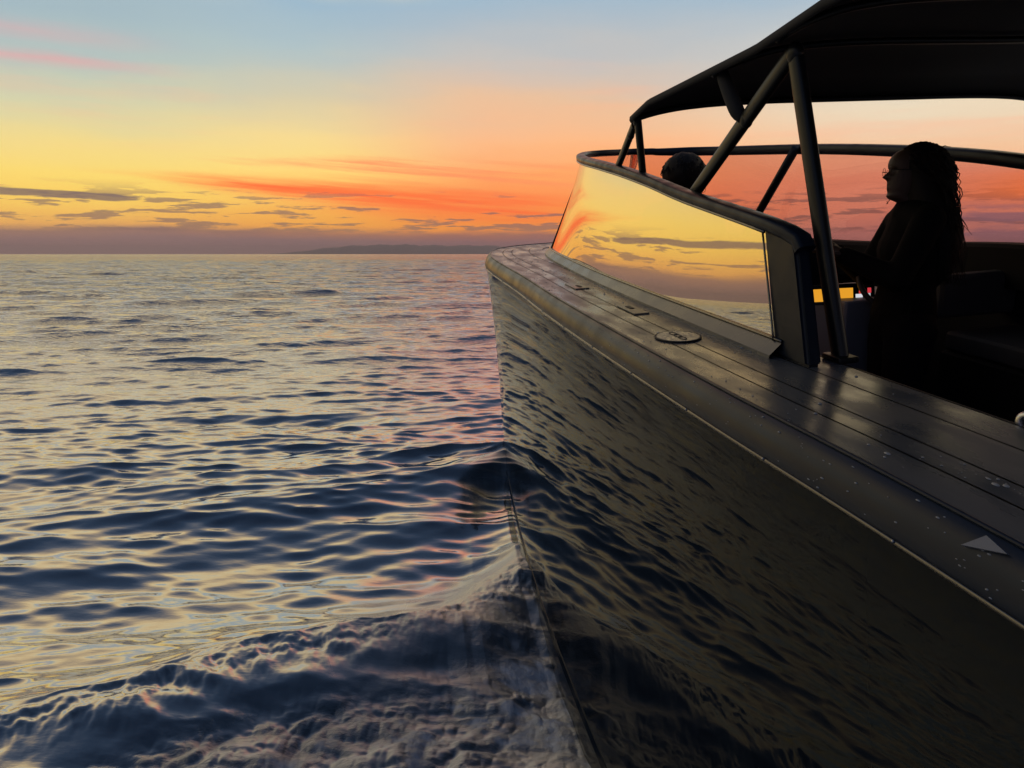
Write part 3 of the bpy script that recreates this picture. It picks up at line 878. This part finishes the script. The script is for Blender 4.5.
def hair_long(root, zc, k):
    rs = np.random.RandomState(5); V = []; F = []
    def add(v, f):
        o = len(V); V.extend([tuple(q) for q in v]); F.extend([tuple(a + o for a in g) for g in f])
    c = np.array([.005, 0, zc + .135 * k])
    # skull cap of hair
    bm = bmesh.new(); bmesh.ops.create_uvsphere(bm, u_segments=32, v_segments=20, radius=1)
    for v in bm.verts:
        q = np.array(v.co); rr = 1 + .05 * math.sin(q[0] * 9 + q[2] * 7) * math.sin(q[1] * 8)
        v.co = (q[0] * .108 * rr + .020, q[1] * .094 * rr, q[2] * .106 * rr)
    for v in list(bm.verts):
        if v.co.x < -.058 and v.co.z < .062 or (v.co.x < -.02 and v.co.z < -.02): bm.verts.remove(v)
    vs = [np.array(v.co) + c for v in bm.verts]; bm.verts.index_update(); fs = [tuple(v.index for v in f.verts) for f in bm.faces]; bm.free()
    add(vs, fs)
    # mass of hair down the back
    body = []
    for z, x, rx, ry in ((.21, .035, .065, .07), (.15, .030, .092, .100), (.08, .036, .092, .112), (.0, .050, .092, .125), (-.08, .092, .112, .145), (-.18, .120, .104, .150), (-.28, .125, .075, .135), (-.36, .118, .045, .10), (-.40, .115, .02, .05)):
        body.append((x, zc + z * k, rx, ry))
    kk = 26; o = len(V)
    for a, (x, z, rx, ry) in enumerate(body):
        for j in range(kk):
            t = 2 * math.pi * j / kk; w = 1 + .06 * math.sin(5 * t + a * 2.1) + .05 * math.sin(9 * t - a * 1.7)
            V.append((x + rx * w * math.cos(t), ry * w * math.sin(t), z))
    for a in range(len(body) - 1):
        for j in range(kk): F.append((o + a * kk + j, o + a * kk + (j + 1) % kk, o + (a + 1) * kk + (j + 1) % kk, o + (a + 1) * kk + j))
    # locks
    for i in range(900):
        th = rs.uniform(-math.pi, math.pi)             # around the crown; 0 = back
        phi = rs.uniform(.1, 1.35)
        nx, ny, nz = math.sin(phi) * math.cos(th), math.sin(phi) * math.sin(th), math.cos(phi)
        if nx < -.62 and nz < .75: continue
        p0 = c + np.array([.018 + nx * .108, ny * .094, nz * .108])
        drop = rs.uniform(.22, .52)
        bx = .075 + .085 * drop * 1.4 + rs.uniform(-.03, .05)
        by = ny * .13 + rs.uniform(-.05, .05)
        p1 = p0 + np.array([.035 * max(nx, 0) + .012, ny * .03, -.05 + .03 * nz])
        p2 = np.array([max(p1[0], .03) * .5 + bx * .55, by, zc + .02])
        p3 = np.array([bx + .025, by * 1.1, zc + .13 - drop])
        add(*curl_tube([p0, p1, p2, p3], rs.uniform(.0026, .0042), .0009, rs.uniform(.005, .013), rs.uniform(3, 7), rs.uniform(0, 6.3)))
    # stray loops on the crown and the back
    for i in range(46):
        th = rs.uniform(-.9, .9); z0 = rs.uniform(-.25, .2)
        p0 = np.array([.10 + (.02 if z0 < .05 else -.02) + max(0, -.1 * z0), math.sin(th) * .1, zc + z0])
        q = p0 + np.array([rs.uniform(.01, .035), rs.uniform(-.02, .02), rs.uniform(-.02, .03)])
        r_ = p0 + np.array([rs.uniform(.005, .03), rs.uniform(-.02, .02), rs.uniform(-.08, -.04)])
        add(*curl_tube([p0, q, r_], .0028, .0008, .008, 2.5, rs.uniform(0, 6)))
    for i in range(9):
        a0 = rs.uniform(.3, 1.2)
        p0 = c + np.array([.02 + .10 * math.sin(a0), rs.uniform(-.03, .03), .10 * math.cos(a0)])
        q = p0 + np.array([rs.uniform(.005, .02), 0, rs.uniform(.006, .02)])
        r_ = q + np.array([rs.uniform(.01, .03), rs.uniform(-.02, .02), rs.uniform(-.03, .0)])
        add(*curl_tube([p0, q, r_], .0028, .0008, .004, 1.5, rs.uniform(0, 6)))
    # loose curl under the chin
    add(*curl_tube([c + np.array([-.02, .075, -.02]), c + np.array([-.055, .072, -.10]), c + np.array([-.078, .06, -.150]), c + np.array([-.088, .06, -.142])], .0024, .0008, .006, 2, 1))
    me = pyd(V, F); me.name = 'hair'
    return link('hair', me, M_hair, root)

fl = to_world((2.305, 3.06, -1.0))
woman = empty('person', 'person standing in profile at the console, dark jacket, long curly hair and glasses', 'person', loc=tuple(fl))
woman.rotation_euler = (0, 0, R(-4))
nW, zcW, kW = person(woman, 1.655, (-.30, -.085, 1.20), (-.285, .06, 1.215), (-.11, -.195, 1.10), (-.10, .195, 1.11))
hair_long(woman, zcW, kW)
# spectacles
V = []; F = []
def addg(vf):
    o = len(V); V.extend([tuple(q) for q in vf[0]]); F.extend([tuple(a + o for a in g) for g in vf[1]])
for sy in (-1, 1):
    pts = [(-.112 + .004 * math.cos(t), sy * .033 + .024 * math.cos(t), zcW + .118 * kW + .020 * math.sin(t)) for t in np.linspace(0, 2 * math.pi, 25)]
    addg(sweep(pts, oval(.0011, .0011, 6), up=(1, 0, 0), caps=False))
    addg(sweep([(-.110, sy * .058, zcW + .122 * kW), (-.05, sy * .078, zcW + .120 * kW), (.01, sy * .078, zcW + .115 * kW)], oval(.0016, .0022, 6)))
addg(sweep([(-.112, -.009, zcW + .122 * kW), (-.112, .009, zcW + .122 * kW)], oval(.0016, .0016, 6)))
obj_pydata('glasses', V, F, M_carbon, woman)

pw = to_world((1.695, 4.20, -0.975))
mate = empty('person', 'person with short dark hair behind the windscreen, only the back of the head showing', 'person', loc=tuple(pw))
mate.rotation_euler = (0, 0, R(-100))
nM, zcM, kM = person(mate, 1.66, (-.25, -.20, 1.02), (-.25, .20, 1.02), (-.03, -.25, 1.08), (-.03, .25, 1.08))
def hair_short(root, zc, k):
    rs = np.random.RandomState(9); V = []; F = []
    c = np.array([.004, 0, zc + .130 * k])
    bm = bmesh.new(); bmesh.ops.create_uvsphere(bm, u_segments=40, v_segments=26, radius=1)
    for v in bm.verts:
        q = np.array(v.co); rr = 1 + .03 * math.sin(q[0] * 11 + q[2] * 9) * math.sin(q[1] * 12)
        v.co = (q[0] * .132 * rr + .014, q[1] * .124 * rr, q[2] * .118 * rr)
    for v in list(bm.verts):
        if v.co.x < -.055 and v.co.z < .05: bm.verts.remove(v)
    bm.verts.index_update()
    V.extend([tuple(np.array(v.co) + c) for v in bm.verts]); F.extend([tuple(v.index for v in f.verts) for f in bm.faces]); bm.free()
    def add(v, f):
        o = len(V); V.extend([tuple(q) for q in v]); F.extend([tuple(a + o for a in g) for g in f])
    for i in range(150):
        th = rs.uniform(-2.2, 2.2); phi = rs.uniform(.05, 1.5)
        d = np.array([math.sin(phi) * math.cos(th) * .130 + .012, math.sin(phi) * math.sin(th) * .121, math.cos(phi) * .116])
        p0 = c + d; tang = np.array([.02, .01 * math.sin(th), -.035]); 
        add(*curl_tube([p0 * 1, p0 + d * .05 + tang * .5, p0 + tang + d * .02], .0035, .001, .003, 1.5, rs.uniform(0, 6), 10))
    for i in range(40):   # nape and side strands
        sy = rs.choice([-1, 1]); p0 = c + np.array([rs.uniform(.02, .09), sy * rs.uniform(.02, .085), -.07])
        add(*curl_tube([p0, p0 + np.array([.01, sy * .006, -.05]), p0 + np.array([.0, sy * .016, -.09])], .003, .0008, .006, 2, rs.uniform(0, 6), 14))
    add(*curl_tube([c + np.array([.0, .09, -.02]), c + np.array([-.02, .125, -.06]), c + np.array([-.01, .118, -.10]), c + np.array([.0, .10, -.10])], .002, .0008, .004, 2, 0, 16))
    me = pyd(V, F); me.name = 'hair'
    return link('hair', me, M_hair, root)
hair_short(mate, zcM, kM)

# ------------------------------------------------------------------ sea
def hash2(ix, iy, seed):
    h = (ix.astype(np.int64) * 374761393 + iy.astype(np.int64) * 668265263 + seed * 974711) & 0xffffffff
    h = ((h ^ (h >> 13)) * 1274126177) & 0xffffffff
    return ((h ^ (h >> 16)) & 0xffff) / 65535.0
def vnoise(x, y, seed=0):
    ix = np.floor(x); iy = np.floor(y); fx = x - ix; fy = y - iy
    ix = ix.astype(np.int64); iy = iy.astype(np.int64)
    ux = fx * fx * fx * (fx * (fx * 6 - 15) + 10); uy = fy * fy * fy * (fy * (fy * 6 - 15) + 10)
    a = hash2(ix, iy, seed); b = hash2(ix + 1, iy, seed); c = hash2(ix, iy + 1, seed); d = hash2(ix + 1, iy + 1, seed)
    return (a * (1 - ux) + b * ux) * (1 - uy) + (c * (1 - ux) + d * ux) * uy
def fbm(x, y, oct=4, seed=0, gain=.5):
    s = 0; a = 1; t = 0
    for o in range(oct):
        s = s + a * vnoise(x * 2 ** o + 17.3 * o, y * 2 ** o - 9.1 * o, seed + o); t += a; a *= gain
    return s / t
def ridge(x, y, oct=3, seed=0):
    s = 0; a = 1; t = 0
    for o in range(oct):
        s = s + a * (1 - np.abs(2 * vnoise(x * 2 ** o + 5.7 * o, y * 2 ** o + 3.3 * o, seed + o) - 1)) ** 2; t += a; a *= .55
    return s / t

def build_sea():
    # polar sheet round the boat: fine near the camera and on the port side, coarse behind, out to the horizon
    dr = []; r = 0.9
    while r < 13900:
        dr.append(r)
        q = .0036 if r < 130 else (.0036 + (.022 - .0036) * min(1, math.log(r / 130) / math.log(8)))
        r *= 1 + q
    rr = np.array(dr)
    fine = np.radians(np.arange(-78, 6.0, 0.085))
    right = np.radians(np.arange(6.0, 60, 0.9)); rest = np.radians(np.arange(60, 282, 3.0))
    aa = np.concatenate([fine, right, rest])
    nr, na = len(rr), len(aa)
    Rg, Ag = np.meshgrid(rr, aa, indexing='ij')
    x = (Rg * np.sin(Ag)).ravel(); y = (Rg * np.cos(Ag)).ravel(); rad = Rg.ravel()
    aflat = Ag.ravel()
    dang = np.where(np.degrees(aflat) < 6.01, np.radians(.085), np.where(np.degrees(aflat) < 60, np.radians(.9), np.radians(3)))
    spac = np.maximum(rad * np.interp(rad, [130, 1040], [.0036, .022]), rad * dang)
    z = np.zeros_like(x); hx = np.zeros_like(x); hy = np.zeros_like(x)
    gust = 0.55 + 0.9 * fbm(x * .22, y * .5, 3, 3)
    rs = np.random.RandomState(21)
    N = 190
    Ls = np.exp(np.linspace(math.log(.085), math.log(7.0), N)) * rs.uniform(.97, 1.03, N)
    near = rad < 400
    xn, yn, sn, gn = x[near], y[near], spac[near], gust[near]
    zn = np.zeros_like(xn); hxn = np.zeros_like(xn); hyn = np.zeros_like(xn)
    tot = 0
    for L in Ls:
        th = R(-90 + 8) + rs.normal(0, R(14 if L < .3 else 14 if L < .8 else 14))
        kx, ky = math.cos(th) * 2 * math.pi / L, math.sin(th) * 2 * math.pi / L
        sl = 0.0235 * (1.55 if L < .28 else 1.2 if L < .6 else 1.0 if L < 1.6 else .7 if L < 3.5 else .5)
        a = sl * L / (2 * math.pi); ph = rs.uniform(0, 2 * math.pi)
        m = sn < L / 2.6
        w = np.clip((L / 2.6 - sn[m]) / (L / 2.6 - L / 3.6), 0, 1) * a * np.interp(rad[near][m], [25, 120], [1, 2.0 if L > 1 else 1.3]) * (gn[m] if L < 1.2 else 1)
        p = kx * xn[m] + ky * yn[m] + ph
        c = np.cos(p); s_ = np.sin(p)
        zn[m] += w * c
        hxn[m] -= w * math.cos(th) * s_ * .9; hyn[m] -= w * math.sin(th) * s_ * .9
    z[near] = zn; hx[near] = hxn; hy[near] = hyn
    # ---- bow wave thrown off by the hull
    foam = np.zeros_like(x); churn = np.zeros_like(x)
    nb = (rad < 14) & (np.degrees(aflat) < 20)
    X_, Y_ = x[nb], y[nb]
    zz = np.zeros_like(X_); fo = np.zeros_like(X_)
    xw = np.interp(Y_, [1, 2.3, 2.8, 3.6, 4.3, 5.8, 7], [.42, .26, .17, .05, .01, -.05, -.11])        # hull at the water
    d = xw - X_                                                                                   # distance out from the hull
    wob = (fbm(X_ * 2.2, Y_ * 2.2, 3, 40) - .5)
    dd = np.maximum(d, 0)
    # main crest: line running out and aft from the hull
    C1 = ([0, .08, .2, .33, .54, .73, 1.13, 1.45, 1.85, 3, 5], [3.80, 3.67, 3.5, 3.31, 3.17, 3.07, 2.98, 2.82, 2.53, 1.9, 1.0])
    yc = np.interp(dd, *C1) + wob * .16
    def perp(yc_, w_):
        sl_ = (np.interp(dd + .08, *w_) - np.interp(np.maximum(dd - .08, 0), *w_)) / (.08 + np.minimum(dd, .08)); return (Y_ - yc_) / np.sqrt(1 + sl_ ** 2)
    q = perp(yc, C1)
    amp = np.interp(dd, [0, .10, .3, 1.0, 1.9, 3.5], [.19, .16, .125, .12, .10, .06])
    wn = np.interp(dd, [0, .15, .6], [.24, .28, .34]); prof = np.where(q > 0, np.exp(-(q / .36) ** 2), np.exp(-(np.abs(q) / wn) ** 1.8))
    zz += amp * prof - .045 * np.exp(-((q + .42) / .28) ** 2) * np.exp(-dd / 3)
    # second smaller crest further forward
    C2 = ([0, .14, .27, .46, .68, 1.1, 1.8], [5.7, 5.58, 5.4, 5.03, 4.65, 4.2, 3.8])
    yc2 = np.interp(dd, *C2) + wob * .2
    q2 = perp(yc2, C2)
    amp2 = np.interp(dd, [0, .15, .4, .8, 1.3], [.075, .065, .05, .025, 0])
    zz += amp2 * np.where(q2 > 0, np.exp(-(q2 / .35) ** 2), np.exp(-(np.abs(q2) / .26) ** 1.8))
    # broken water behind the crest
    turb = np.clip((-q - .16) / .25, 0, 1) * np.exp(-dd / 4.0) * (1 - .45 * np.exp(-dd / .25))
    rg = sum(np.abs(2 * vnoise(X_ * 3.2 * 2 ** o + wob * 2.5, Y_ * 4.6 * 2 ** o + 3 * o, 60 + o) - 1) * .55 ** o for o in range(4)) / 2.0; fb = fbm(X_ * 9, Y_ * 11, 4, 77)
    zz += turb * ((rg - .35) * .095 + (fb - .5) * .03)
    # rough lip on the crest and the tent of water at the hull
    lip = np.exp(-(q / .12) ** 2)
    zz += lip * (fbm(X_ * 16, Y_ * 16, 3, 90) - .5) * .03
    tent = np.exp(-(dd / .30) ** 2) * np.exp(-((Y_ - 3.75) / .5) ** 2)
    zz += tent * (fbm(X_ * 9 + 3, Y_ * 9, 3, 15) - .5) * .035
    fo += turb * np.clip((ridge(X_ * 3.0 + wob * 3, Y_ * 4.2, 4, 33) * .5 + fb * .6 - .38) * 2.6, 0, 1) * (1 + .5 * np.exp(-dd / .3))
    fo += np.clip(lip * (fbm(X_ * 20, Y_ * 20, 3, 5) - .52) * 2.2, 0, 1) * .5 * np.exp(-dd / 1.2)
    fo += np.exp(-dd / .28) * np.clip((3.6 - Y_) / .5, 0, 1) * np.clip((fbm(X_ * 7, Y_ * 5, 4, 51) - .40) * 3.2, 0, 1) * .8
    fo += tent * np.clip((ridge(X_ * 9, Y_ * 9, 3, 8) - .5) * 2, 0, 1) * .6
    calm = 1 - .55 * turb
    z[nb] = z[nb] * calm + zz; near_c = np.clip(1 - 1.2 * np.maximum(lip, turb) - tent, 0, 1); hx[nb] *= near_c; hy[nb] *= near_c; foam[nb] = np.clip(fo, 0, 1); churn[nb] = np.clip(np.exp(-(q / .35) ** 2) * np.exp(-dd / 1.0) + turb + tent + np.exp(-(q2 / .3) ** 2) * np.exp(-dd / .4) + np.clip(1.15 - dd / .9, 0, 1) * np.clip((4.3 - Y_) / .4, 0, 1), 0, 1)
    # keep the sheet below the boat's bottom inside the hull
    pb = to_boat(np.stack([x, y, np.zeros_like(x)], 1))
    xin = np.interp(pb[:, 1], WT[:, 1], WT[:, 0])
    ins = np.minimum(pb[:, 0] - xin, (2 * CX - xin) - pb[:, 0])
    ins = np.where((pb[:, 1] > -4.4) & (pb[:, 1] < 7.0), ins, -1)
    f_in = np.clip((ins - .12) / .2, 0, 1)
    z = z * (1 - f_in) - .45 * f_in
    # curve nothing: the far rim is the sea horizon
    co = np.stack([x + hx * (1 - f_in), y + hy * (1 - f_in), z], 1).astype(np.float32)
    i = np.arange(nr - 1)[:, None] * na; j = np.arange(na)[None, :]
    j2 = (j + 1) % na
    quads = np.stack([i + j, i + j2, i + na + j2, i + na + j], 2).reshape(-1, 4)[:, ::-1]
    # centre cap
    me = bpy.data.meshes.new('sea')
    nv = len(co); co = np.vstack([co, [[0, 0, 0]]]).astype(np.float32)
    tri = np.stack([np.full(na, nv), (np.arange(na) + 1) % na, np.arange(na)], 1)
    me.vertices.add(len(co)); me.vertices.foreach_set('co', co.ravel())
    nl = quads.size + tri.size
    me.loops.add(nl); me.loops.foreach_set('vertex_index', np.concatenate([quads.ravel(), tri.ravel()]).astype(np.int32))
    npoly = len(quads) + len(tri)
    me.polygons.add(npoly)
    st = np.concatenate([np.arange(len(quads)) * 4, quads.size + np.arange(len(tri)) * 3]).astype(np.int32)
    me.polygons.foreach_set('loop_start', st)
    me.polygons.foreach_set('use_smooth', np.ones(npoly, bool))
    me.update(calc_edges=True)
    at = me.attributes.new('foam', 'FLOAT', 'POINT')
    at.data.foreach_set('value', np.append(foam, 0).astype(np.float32))
    at2 = me.attributes.new('churn', 'FLOAT', 'POINT')
    at2.data.foreach_set('value', np.append(churn, 0).astype(np.float32))
    # ---- material
    m = bpy.data.materials.new('sea_water'); m.use_nodes = True; nt = m.node_tree; X.nt = nt
    nt.nodes.remove(nt.nodes['Principled BSDF'])
    df = nt.nodes.new('ShaderNodeBsdfDiffuse'); gl = nt.nodes.new('ShaderNodeBsdfGlossy'); mx = nt.nodes.new('ShaderNodeMixShader')
    lw = nt.nodes.new('ShaderNodeLayerWeight'); lw.inputs['Blend'].default_value = 0.5
    geo = nt.nodes.new('ShaderNodeNewGeometry')
    sp = nt.nodes.new('ShaderNodeSeparateXYZ'); nt.links.new(geo.outputs['Position'], sp.inputs[0])
    px, py = X(sp.outputs[0]), X(sp.outputs[1])
    dist = X.op('SQRT', px * px + py * py)
    fa = nt.nodes.new('ShaderNodeAttribute'); fa.attribute_name = 'foam'; fo = X(fa.outputs['Fac'])
    # fine ripples
    h1 = xnoise(px * 5.0, py * 13.0, 0.0, 4, 0.55)
    h2 = xnoise(px * 1.1, py * 3.2, 4.0, 4, 0.6)
    h3 = xnoise(px * 0.22, py * 0.8, 9.0, 4, 0.6)
    hh = h1 * 0.034 * smooth(dist, 5, 22, .08, 1.0) + h2 * smooth(dist, 12, 50, 0.0, 0.20) + h3 * smooth(dist, 50, 220, 0.0, 1.0)
    # froth grain where the water is broken
    fg = xnoise(px * 26, py * 30, 1.0, 7, 0.7)
    hh = hh + fg * fo * 0.02
    b = nt.nodes.new('ShaderNodeBump'); b.inputs['Strength'].default_value = 1.0; b.inputs['Distance'].default_value = 1.0
    nt.links.new(hh.s, b.inputs['Height']); nt.links.new(b.outputs[0], df.inputs['Normal']); nt.links.new(b.outputs[0], gl.inputs['Normal']); nt.links.new(b.outputs[0], lw.inputs['Normal'])
    ff = smooth(fo * (0.55 + fg * 0.9), 0.35, 0.95)
    nt.links.new(mixc(ff, (0.020, 0.034, 0.048, 1), (0.55, 0.56, 0.60, 1)).s, df.inputs['Color'])
    fc = nt.nodes.new('ShaderNodeAttribute'); fc.attribute_name = 'churn'; ch = X(fc.outputs['Fac'])
    ro = X.op('MAXIMUM', smooth(dist, 8, 140, 0.05, 0.15) + ch * 0.42, ff * 0.5)
    nt.links.new(ro.s, gl.inputs['Roughness'])
    fr = 0.04 + X.op('POWER', X(lw.outputs['Facing']), 0.88) * 0.95
    fr = fr * (1.0 - ff * 0.75)
    nt.links.new(fr.s, mx.inputs[0]); nt.links.new(df.outputs[0], mx.inputs[1]); nt.links.new(gl.outputs[0], mx.inputs[2])
    nt.links.new(mx.outputs[0], nt.nodes['Material Output'].inputs['Surface'])
    o = bpy.data.objects.new('sea', me); COL.objects.link(o); me.materials.append(m)
    o['kind'] = 'structure'
build_sea()

# ------------------------------------------------------------------ distant low land on the horizon
def hills():
    prof = [(-.5, 0), (3, .10), (6, .24), (9, .40), (11, .52), (13, .60), (15, .68), (17, .72), (20, .76), (23, .80), (26, .77), (30, .74), (34, .70), (38, .74), (44, .66), (52, .5), (60, .3), (66, 0)]
    D = 9500.0; V = []; F = []; rows_ = 8
    rs = np.random.RandomState(2)
    azs = np.linspace(-17.5, 8, 160)
    for i, a in enumerate(azs):
        t = (a + 17.5) / 25.5 * 66
        h = np.interp(t, [q[0] for q in prof], [q[1] for q in prof])
        h = math.tan(R(h)) * D * (1 + .06 * math.sin(a * 3.1) + .04 * math.sin(a * 9.7 + 1))
        for j in range(rows_):
            u = j / (rows_ - 1); dd = D + u * 1500
            zz = h * math.sin(math.pi * min(u * 1.1, 1) * .5 if u < .91 else math.pi * .5) - 3
            V.append((dd * math.sin(R(a)), dd * math.cos(R(a)), zz - (0 if j else 6) + (rs.rand() - .5) * h * .05))
    for i in range(len(azs) - 1):
        for j in range(rows_ - 1): F.append((i * rows_ + j, (i + 1) * rows_ + j, (i + 1) * rows_ + j + 1, i * rows_ + j + 1))
    m = mat('hill_scrub', (0.34, 0.25, 0.24), 0.95); noise_bump(m, 0.004, 0, col2=(0.40, 0.30, 0.28))
    o = obj_pydata('hills', V, F, m); o['kind'] = 'structure'
hills()

# ------------------------------------------------------------------ sea air
def haze():
    bm = bmesh.new(); r = bmesh.ops.create_cube(bm, size=1.0)
    bmesh.ops.transform(bm, matrix=Matrix.Translation((0, 0, 61)) @ Matrix.Diagonal((29000, 29000, 138, 1)), verts=r['verts'])
    m = bpy.data.materials.new('sea_air'); m.use_nodes = True; nt = m.node_tree; nt.nodes.clear()
    out = nt.nodes.new('ShaderNodeOutputMaterial'); v = nt.nodes.new('ShaderNodeVolumePrincipled')
    v.inputs['Color'].default_value = (0.98, 0.84, 0.82, 1); v.inputs['Density'].default_value = 8e-5; v.inputs['Anisotropy'].default_value = 0.0
    nt.links.new(v.outputs[0], out.inputs['Volume'])
    o = obj_bm('haze', bm, m, None, smooth=False); o['kind'] = 'stuff'
    o['label'] = 'thin warm haze over the sea at the horizon'; o['category'] = 'haze'
haze()
